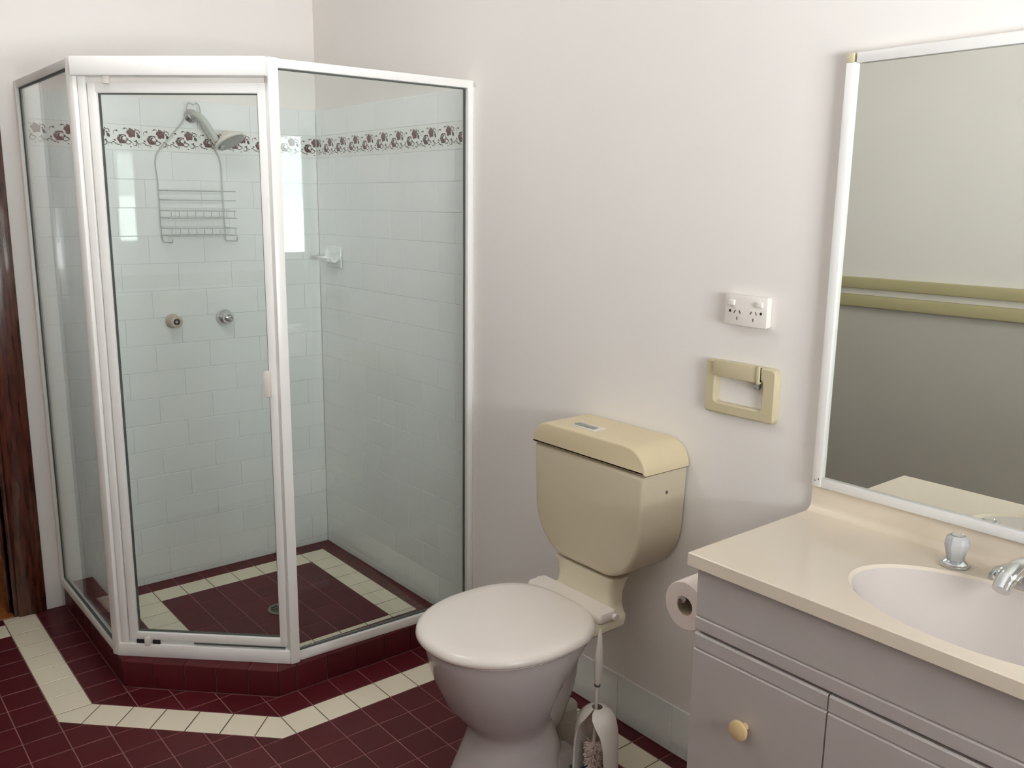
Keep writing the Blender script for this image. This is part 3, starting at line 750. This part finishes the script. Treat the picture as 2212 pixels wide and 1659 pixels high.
# pan: lofted from foot to rim
secs = [(0.000, -0.568, -0.240, 0.126, 2.5), (0.015, -0.566, -0.242, 0.125, 2.5), (0.060, -0.545, -0.258, 0.113, 2.5), (0.110, -0.520, -0.275, 0.104, 2.4),
        (0.145, -0.506, -0.290, 0.102, 2.3), (0.165, -0.512, -0.300, 0.108, 2.2), (0.195, -0.542, -0.308, 0.126, 2.2), (0.240, -0.574, -0.300, 0.147, 2.2), (0.300, -0.598, -0.270, 0.167, 2.2),
        (0.350, -0.614, -0.225, 0.179, 2.2), (0.385, -0.622, -0.190, 0.184, 2.2), (0.398, -0.620, -0.190, 0.182, 2.2)]
bm = bmesh.new(); loft(bm, [egg(TX, a, b, h, z, 44, pw) for z, a, b, h, pw in secs])
pan = rel(link('pan', fin(bm, 'pan', 60), 'china'), wc)
# rear deck and neck up to the cistern
def rr(cx, hx_, y0, y1, z, r, n=6):
    pts = []
    for (X, Y, a0) in ((cx+hx_-r, y1-r, 0), (cx-hx_+r, y1-r, 90), (cx-hx_+r, y0+r, 180), (cx+hx_-r, y0+r, 270)):
        for i in range(n+1):
            a = math.radians(a0+90*i/n); pts.append((X+r*math.cos(a), Y+r*math.sin(a), z))
    return pts
bm = bmesh.new()
loft(bm, [rr(TX, 0.080, -0.29, -0.170, 0.345, 0.03), rr(TX, 0.115, -0.295, -0.140, 0.368, 0.03), rr(TX, 0.132, -0.300, -0.118, 0.384, 0.025), rr(TX-0.004, 0.134, -0.300, -0.112, 0.398, 0.022), rr(TX-0.004, 0.128, -0.290, -0.110, 0.405, 0.020),
          rr(TX-0.006, 0.116, -0.168, -0.104, 0.411, 0.02), rr(TX-0.006, 0.106, -0.154, -0.098, 0.430, 0.02), rr(TX-0.006, 0.103, -0.152, -0.094, 0.455, 0.02), rr(TX-0.004, 0.107, -0.156, -0.090, 0.484, 0.018), rr(TX-0.004, 0.114, -0.160, -0.088, 0.499, 0.018)])
rel(link('neck', fin(bm, 'neck', 50), 'chinaback'), wc)
# trapway down the back and waste pipe into the floor
tube('trapway', spline([(TX, -0.215, 0.365), (TX, -0.245, 0.30), (TX, -0.262, 0.22), (TX, -0.300, 0.14), (TX, -0.345, 0.06)], 5), [0.060]*6+[0.062]*10+[0.058]*5, 'china', wc, 18)
tube('waste_pipe', [(TX, -0.225, 0.002), (TX, -0.222, 0.06), (TX, -0.222, 0.13)], 0.042, 'pipe', wc, 20)
tube('pipe_collar', [(TX, -0.223, 0.080), (TX, -0.222, 0.100)], 0.047, 'pipe', wc, 20)
for s in (-1, 1):
    bm = bmesh.new(); loft(bm, [rr(TX+s*0.085, 0.035, -0.335, -0.250, z, 0.02) for z in (0.001, 0.03)]+[rr(TX+s*0.072, 0.022, -0.325, -0.262, 0.066, 0.016)])
    rel(link('foot_lug', fin(bm, 'foot_lug', 50), 'china'), wc)
    lathe('bolt_cap', [(0.007, 0), (0.007, 0.004), (0.004, 0.007)], 'rubber', wc, (TX+s*0.112, -0.292, 0.032), (s*0.6, -0.2, 0.8), 10)
# seat and lid
bm = bmesh.new()
loft(bm, [egg(TX-0.006, -0.622, -0.214, 0.186, z, 64, 2.2, 0.74, 3.6) for z in (0.399, 0.409)])
rel(link('seat', fin(bm, 'seat', 40), 'creamseat'), wc)
bm = bmesh.new()
E = lambda d, z: egg(TX-0.006, -0.640+d, -0.206-d*0.5, 0.200-d, z, 88, 2.15, 0.74, 3.8)
loft(bm, [E(0.004, 0.408), E(0.0, 0.413), E(0.001, 0.421), E(0.006, 0.428), E(0.016, 0.4325), E(0.045, 0.4345), E(0.10, 0.4355), E(0.15, 0.436)])
rel(link('seat_lid', fin(bm, 'seat_lid', 60), 'creamseat'), wc)
bm = bmesh.new()
loft(bm, [rr(TX-0.012, 0.140, -0.220, -0.158, 0.405, 0.012), rr(TX-0.012, 0.142, -0.222, -0.156, 0.408, 0.012), rr(TX-0.012, 0.142, -0.222, -0.156, 0.424, 0.012), rr(TX-0.012, 0.138, -0.219, -0.160, 0.429, 0.010)])
rel(link('hinge_bar', fin(bm, 'hinge_bar', 40), 'creamseat'), wc)
for s in (-1, 1): tube('hinge_pin', [(TX-0.012+s*0.138, -0.170, 0.415), (TX-0.012+s*0.152, -0.170, 0.415)], 0.009, 'creamseat', wc, 12)
tube('rubber_buffer', [(TX+0.150, -0.30, 0.392), (TX+0.150, -0.30, 0.400)], 0.008, 'rubber', wc, 10)

# ------------------------------------------------------------------ toilet brush and its holder
BX, BY = 1.957, -0.303
hold = tag(empty('brush_holder', (BX, BY, 0)), 'white plastic toilet brush holder with open front beside the toilet', 'brush holder')
fd = math.atan2(CAM.y-BY, CAM.x-BX)-0.50      # the opening faces the room
bm = bmesh.new(); n = 28; HR = 0.056
def wallring(z, sc, th, gap):
    out, inn = [], []
    for i in range(n+1):
        a = fd+gap+(2*PI-2*gap)*i/n
        out.append((BX+HR*sc*math.cos(a), BY+HR*sc*math.sin(a), z)); inn.append((BX+(HR*sc-th)*math.cos(a), BY+(HR*sc-th)*math.sin(a), z))
    return out+inn[::-1]
lev = [(0.0, 1.0, 0.80), (0.06, 1.0, 0.88), (0.12, 0.99, 0.88), (0.17, 0.97, 0.82), (0.200, 0.92, 0.68), (0.221, 0.84, 0.46), (0.238, 0.70, 0.22), (0.248, 0.52, 0.10), (0.253, 0.30, 0.08)]
loft(bm, [wallring(z, s, 0.004, g) for z, s, g in lev])
rel(link('shell', fin(bm, 'shell', 60), 'whiteplastic'), hold)
lathe('base', [(0.050, 0.001), (0.051, 0.003), (0.050, 0.014), (0.044, 0.016)], 'whiteplastic', hold, (BX, BY, 0), n=28)
lathe('drip_cup', [(0.043, 0.016), (0.044, 0.02), (0.042, 0.070), (0.036, 0.070), (0.034, 0.03)], 'blue', hold, (BX, BY, 0), n=20)
br = tag(empty('toilet_brush', (BX, BY, 0.02)), 'white toilet brush with long tapered handle standing in its holder', 'brush')
top = Vector((BX+0.004, BY-0.002, 0.455)); base = Vector((BX-0.012, BY+0.004, 0.11))
u_ = lambda k: base.lerp(top, k)
tube('stem', [u_(0.0), u_(0.25), u_(0.5), u_(0.585)], 0.0042, 'whiteplastic', br, 8)
tube('handle', [u_(0.58), u_(0.59), u_(0.62), u_(0.72), u_(0.84), u_(0.96), u_(1.0)], [0.005, 0.007, 0.0085, 0.0105, 0.0085, 0.005, 0.0025], 'whiteplastic', br, 10)
tube('ring', [u_(0.57), u_(0.582)], 0.0075, 'rubber', br, 10)
bm = bmesh.new()
for k in range(260):
    a = random.uniform(0, 2*PI); z = random.uniform(0.085, 0.148); L = random.uniform(0.018, 0.026); d = Vector((math.cos(a), math.sin(a), random.uniform(-0.35, 0.35)))
    p = Vector((BX-0.012, BY+0.004, z)); addtube(bm, [p, p+d*L], [0.0022, 0.0016], 4)
b_ = rel(link('bristles', fin(bm, 'bristles'), 'bristle'), br); b_['kind'] = 'stuff'

# ------------------------------------------------------------------ vanity: cabinet, worktop, taps
VX0, VX1, VZ = 2.303, 3.203, 0.790
cab = tag(empty('vanity_cabinet', (2.755, -0.2, 0)), 'pale grey vanity cabinet with routed doors and round cream knobs', 'cabinet')
CX0, CX1, CYF = 2.317, 3.190, -0.408
for nm, a in (('side_panel', (CX0, CX0+0.016, CYF+0.018, -0.002, 0.10, VZ-0.0265)), ('side_panel', (CX1-0.016, CX1, CYF+0.018, -0.002, 0.10, VZ-0.0265)),
              ('base_panel', (CX0+0.016, CX1-0.016, CYF+0.018, -0.002, 0.10, 0.116)), ('back_panel', (CX0+0.016, CX1-0.016, -0.008, -0.002, 0.116, VZ-0.0265))):
    box(nm, *a, 'cabinet', cab)
box('plinth', CX0+0.01, CX1-0.01, CYF+0.06, -0.01, 0.0, 0.10, 'cabinet', cab)
def routed(name, x0, x1, z0, z1, groove, m='cabinet'):
    """front panel with a horizontal V groove at height `groove`"""
    g = 0.004; pr_ = [(CYF+0.017, z0), (CYF+0.002, z0), (CYF, z0+0.002)]
    if groove: pr_ += [(CYF, groove-g), (CYF+0.005, groove), (CYF+0.0005, groove+g*0.6)]
    pr_ += [(CYF+0.0005, z1-0.004), (CYF+0.004, z1), (CYF+0.017, z1)]
    bm = bmesh.new(); loft(bm, [[(x, y, z) for y, z in pr_] for x in (x0, x1)])
    return rel(link(name, fin(bm, name), m), cab)
routed('fascia', CX0, CX1, 0.632, VZ-0.026, 0.661)
jx = [2.315, 2.606, 2.898, 3.190]
for k in range(3):
    x0, x1 = jx[k]+0.0015, jx[k+1]-0.0015
    d = routed('door', x0, x1, 0.115, 0.626, 0.594)
    kx = x0+0.130 if k != 2 else x1-0.06
    q = lathe('knob', [(0.007, 0), (0.007, 0.010), (0.016, 0.016), (0.0195, 0.021), (0.0185, 0.027), (0.010, 0.0305)], 'knob', None, (kx, CYF+0.001, 0.487), (0, -1, 0), 20)
    q.parent = d
top_ = tag(empty('washbasin', (2.753, -0.2, VZ)), 'cream marble-look vanity top with moulded oval basin and backsplash', 'washbasin')
bc = Vector((2.785, -0.243)); ba, bb = 0.240, 0.150
Y0, Y1 = -0.424, -0.030
angs = sorted(set([2*PI*i/96 for i in range(96)]+[math.atan2(y-bc.y, x-bc.x) % (2*PI) for x in (VX0, VX1) for y in (Y0, Y1)]))
def rect(a):
    c, s = math.cos(a), math.sin(a); t = 1e9
    if c > 1e-9: t = min(t, (VX1-bc.x)/c)
    if c < -1e-9: t = min(t, (VX0-bc.x)/c)
    if s > 1e-9: t = min(t, (Y1-bc.y)/s)
    if s < -1e-9: t = min(t, (Y0-bc.y)/s)
    return (bc.x+c*t, bc.y+s*t)
def ell(a, k, z, kb=None):
    # polar ellipse point in the direction a
    A, B = ba*k, bb*(kb or k); r = A*B/math.sqrt((B*math.cos(a))**2+(A*math.sin(a))**2)
    return (bc.x+r*math.cos(a), bc.y+r*math.sin(a), z)
bm = bmesh.new()
rings = [[(*rect(a), VZ-0.026) for a in angs], [(*rect(a), VZ-0.002) for a in angs],
         [(rect(a)[0]+(0.002 if rect(a)[0] < bc.x else -0.002), rect(a)[1]+(0.002 if rect(a)[1] < bc.y else 0.0), VZ) for a in angs],
         [ell(a, 1.06, VZ) for a in angs], [ell(a, 1.0, VZ+0.0012) for a in angs], [ell(a, 0.975, VZ-0.004) for a in angs]]
loft(bm, rings, False, False)
slab = rel(link('slab', fin(bm, 'slab', 30), 'marble'), top_)
bm = bmesh.new()
dep = [(0.975, -0.004), (0.955, -0.009), (0.92, -0.019), (0.87, -0.034), (0.80, -0.053), (0.70, -0.076), (0.58, -0.097), (0.44, -0.115), (0.28, -0.128), (0.12, -0.135), (0.05, -0.137)]
loft(bm, [[ell(a, k, VZ+dz) for a in angs] for k, dz in dep], False, True)
basin = rel(link('basin', fin(bm, 'basin', 60), 'bowl'), top_)
q = lathe('plug_ring', [(0.024, 0.001), (0.025, 0.003), (0.018, 0.004), (0.016, 0.001)], 'chrome', None, (bc.x, bc.y, VZ-0.138), n=20); q.parent = basin
prof = [(Y1, VZ-0.026), (Y1, VZ)]+[(Y1+0.018*math.sin(math.radians(t)), VZ+0.018-0.018*math.cos(math.radians(t))) for t in range(15, 91, 15)]+[(-0.011, VZ+0.045), (-0.009, VZ+0.053), (-0.002, VZ+0.055), (-0.002, VZ-0.026)]
bm = bmesh.new(); loft(bm, [[(x, y, z) for y, z in prof] for x in (VX0, VX1)])
rel(link('backsplash', fin(bm, 'backsplash', 40), 'marble'), top_)
def basin_tap(x, label):
    t = tag(empty('basin_tap', (x, -0.080, VZ)), label, 'tap', 'basin taps')
    L = (x, -0.080, VZ)
    lathe('base', [(0.025, 0.0), (0.0265, 0.003), (0.0255, 0.008), (0.018, 0.013), (0.014, 0.014)], 'chrome', t, L, n=28)
    bm = bmesh.new(); nn = 8
    def oct_(r, z, ph=0.0, lob=0.10): return [(x+r*(1-lob*(i % 2))*math.cos(2*PI*i/(2*nn)+ph), -0.080+r*(1-lob*(i % 2))*math.sin(2*PI*i/(2*nn)+ph), VZ+z) for i in range(2*nn)]
    loft(bm, [oct_(0.016, 0.0135), oct_(0.0175, 0.022), oct_(0.021, 0.036), oct_(0.0225, 0.044), oct_(0.020, 0.054), oct_(0.0135, 0.059, 0, 0.02)])
    rel(link('knob', fin(bm, 'knob'), 'acrylic'), t)
    lathe('indicator_ring', [(0.0105, 0.0588), (0.0115, 0.0600), (0.0105, 0.0608), (0.0092, 0.0600)], 'dullchrome', t, L, n=24, caps=False)
    lathe('cap', [(0.0095, 0.0590), (0.0092, 0.0600), (0.004, 0.0604)], 'whiteplastic', t, L, n=20)
basin_tap(2.648, 'clear acrylic basin tap knob with chrome base, beside the vanity end nearest the toilet')
basin_tap(2.922, 'clear acrylic basin tap knob with chrome base, past the spout from the toilet')
sp = tag(empty('basin_spout', (2.766, -0.075, VZ)), 'short chrome basin spout between the two tap knobs', 'spout')
bm = bmesh.new()
loft(bm, [rr(2.766, 0.056, -0.098, -0.050, VZ+0.0005, 0.022), rr(2.766, 0.057, -0.099, -0.049, VZ+0.006, 0.022), rr(2.766, 0.053, -0.096, -0.052, VZ+0.018, 0.020), rr(2.766, 0.036, -0.090, -0.058, VZ+0.028, 0.014)])
rel(link('body', fin(bm, 'body', 50), 'chrome'), sp)
tube('nozzle', spline([(2.766, -0.066, VZ+0.020), (2.766, -0.085, VZ+0.037), (2.766, -0.120, VZ+0.040), (2.766, -0.155, VZ+0.032), (2.766, -0.172, VZ+0.018)], 5), [0.018]*6+[0.0165]*10+[0.0145]*5, 'chrome', sp, 18)

# ------------------------------------------------------------------ mirror
mi = tag(empty('mirror', (2.755, -0.004, 0.846)), 'large wall mirror in a thin white metal frame above the vanity', 'mirror')
MX0, MX1, MZ0, MZ1 = 2.307, 3.20, 0.846, 1.737
mw, mdp = 0.021, 0.022
box('mirror_glass', MX0+0.012, MX1-0.012, -0.014, -0.003, MZ0+0.010, MZ1-0.010, 'mirror', mi)
box('frame_rail', MX0+mw, MX1-mw, -mdp, -0.002, MZ0, MZ0+mw, 'alu', mi, 0.002)
box('frame_rail', MX0+mw, MX1-mw, -mdp, -0.002, MZ1-mw, MZ1, 'alu', mi, 0.002)
box('frame_stile', MX0, MX0+mw, -mdp-0.001, -0.002, MZ0, MZ1-0.018, 'alu', mi, 0.002)
box('frame_stile', MX1-mw, MX1, -mdp-0.001, -0.002, MZ0, MZ1, 'alu', mi, 0.002)
box('corner_piece', MX0, MX0+0.016, -mdp-0.001, -0.002, MZ1-0.018, MZ1, 'beige', mi, 0.002)
for a, z in ((MX0+0.008, MZ0+0.014), (MX0+0.016, MZ0+0.018)): lathe('screw', [(0.0022, 0), (0.0016, 0.001)], 'dullchrome', mi, (a, -mdp-0.001, z), (0, -1, 0), 8)

# ------------------------------------------------------------------ outlet and empty holder on the back wall
ol = tag(empty('power_outlet', (2.106, 0, 1.205)), 'white double power outlet with two rocker switches on the wall', 'power outlet')
OX0, OX1, OZ0, OZ1 = 2.046, 2.162, 1.170, 1.240
box('mounting_block', OX0+0.001, OX1-0.001, -0.014, -0.0005, OZ0+0.001, OZ1-0.001, 'outlet', ol, 0.003)
box('face_plate', OX0, OX1, -0.020, -0.012, OZ0, OZ1, 'outlet', ol, 0.003)
for x in (2.066, 2.142):
    box('rocker_switch', x-0.009, x+0.009, -0.0255, -0.018, 1.216, 1.229, 'outlet', ol, 0.0025)
def slot(x, z, a, w=0.0018, h=0.0075):
    bm = bmesh.new(); addbox(bm, x-w/2, x+w/2, -0.0204, -0.019, z-h/2, z+h/2, Matrix.Rotation(math.radians(a), 3, 'Y'), (x, 0, z))
    rel(link('socket_slot', fin(bm, 'socket_slot'), 'black'), ol)
for x, s in ((2.082, 1), (2.126, -1)):
    slot(x-0.007, 1.202, 28); slot(x+0.007, 1.202, -28); slot(x, 1.187, 0)
for x in (2.062, 2.146): lathe('fixing_screw', [(0.0035, 0.0), (0.003, 0.0008)], 'black', ol, (x, -0.0198, 1.203), (0, -1, 0), 10)

eh = tag(empty('paper_holder', (2.098, 0, 1.016)), 'empty beige plastic toilet paper holder frame on the wall under the outlet', 'paper holder')
HX0, HX1, HZ0, HZ1 = 1.999, 2.196, 0.956, 1.082
def frame_mesh(x0, x1, z0, z1, ix0, ix1, iz0, iz1, y0, y1, r, ri):
    n = 6
    def loop(a, b, c, d, r, y):
        pts = []
        for (X, Z, a0) in ((b-r, d-r, 0), (a+r, d-r, 90), (a+r, c+r, 180), (b-r, c+r, 270)):
            for i in range(n+1): t = math.radians(a0+90*i/n); pts.append((X+r*math.cos(t), y, Z+r*math.sin(t)))
        return pts
    e = 0.004
    rings = [loop(x0, x1, z0, z1, r, y1), loop(x0, x1, z0, z1, r, y0+e), loop(x0+e, x1-e, z0+e, z1-e, r*0.8, y0), loop(ix0-e, ix1+e, iz0-e, iz1+e, ri+e, y0), loop(ix0, ix1, iz0, iz1, ri, y0+e), loop(ix0, ix1, iz0, iz1, ri, y1)]
    bm = bmesh.new(); loft(bm, rings, False, False); return bm
rel(link('frame', fin(frame_mesh(HX0, HX1, HZ0, HZ1, HX0+0.030, HX1-0.036, HZ0+0.027, HZ1-0.030, -0.018, -0.0005, 0.012, 0.009), 'frame', 40), 'beige'), eh)
box('top_flap', HX0+0.026, HX1-0.040, -0.024, -0.012, HZ1-0.036, HZ1+0.003, 'beige', eh, 0.003)
box('flap_end', HX1-0.048, HX1-0.040, -0.027, -0.012, HZ1-0.038, HZ1+0.004, 'beige', eh, 0.002)
lathe('roller_socket', [(0.008, 0), (0.008, 0.010), (0.005, 0.012)], 'greyplastic', eh, (HX1-0.048, -0.010, HZ1-0.046), (-1, 0, 0), 12)

# ------------------------------------------------------------------ toilet roll on the cabinet side
RC = Vector((2.226, 0, 0.622)); ry0, ry1 = -0.330, -0.228
roll = tag(empty('toilet_roll', (RC.x, ry0, RC.z)), 'white toilet paper roll hanging beside the vanity cabinet', 'toilet paper')
def hollow(name, r0, r1, m, parent):
    prof = [(r1, 0.0), (r0-0.002, 0.0), (r0, 0.002), (r0, ry1-ry0-0.002), (r0-0.002, ry1-ry0), (r1, ry1-ry0), (r1, 0.0)]
    return lathe(name, prof, m, parent, (RC.x, ry0, RC.z), (0, 1, 0), 32, 40, False)
hollow('paper', 0.053, 0.0205, 'paper', roll)
lathe('core', [(0.0203, 0.0015), (0.0203, 0.1005), (0.0190, 0.1005), (0.0190, 0.0015), (0.0203, 0.0015)], 'card', roll, (RC.x, ry0, RC.z), (0, 1, 0), 24, 40, False)
rh = tag(empty('roll_bracket', (CX0, ry0+0.05, RC.z)), 'dull metal toilet roll bracket fixed to the vanity cabinet side', 'roll holder')
box('back_plate', CX0-0.006, CX0-0.0005, ry1+0.006, ry1+0.046, RC.z-0.022, RC.z+0.022, 'dullchrome', rh, 0.002)
tube('arm', spline([(CX0-0.004, ry1+0.026, RC.z+0.013), (CX0-0.045, ry1+0.026, RC.z+0.013), (RC.x+0.016, ry1+0.026, RC.z+0.013), (RC.x, ry1+0.016, RC.z+0.013), (RC.x, ry1-0.02, RC.z+0.013), (RC.x, ry0+0.02, RC.z+0.013), (RC.x, ry0-0.006, RC.z+0.015), (RC.x-0.004, ry0-0.012, RC.z+0.022)], 4), 0.006, 'dullchrome', rh, 10)
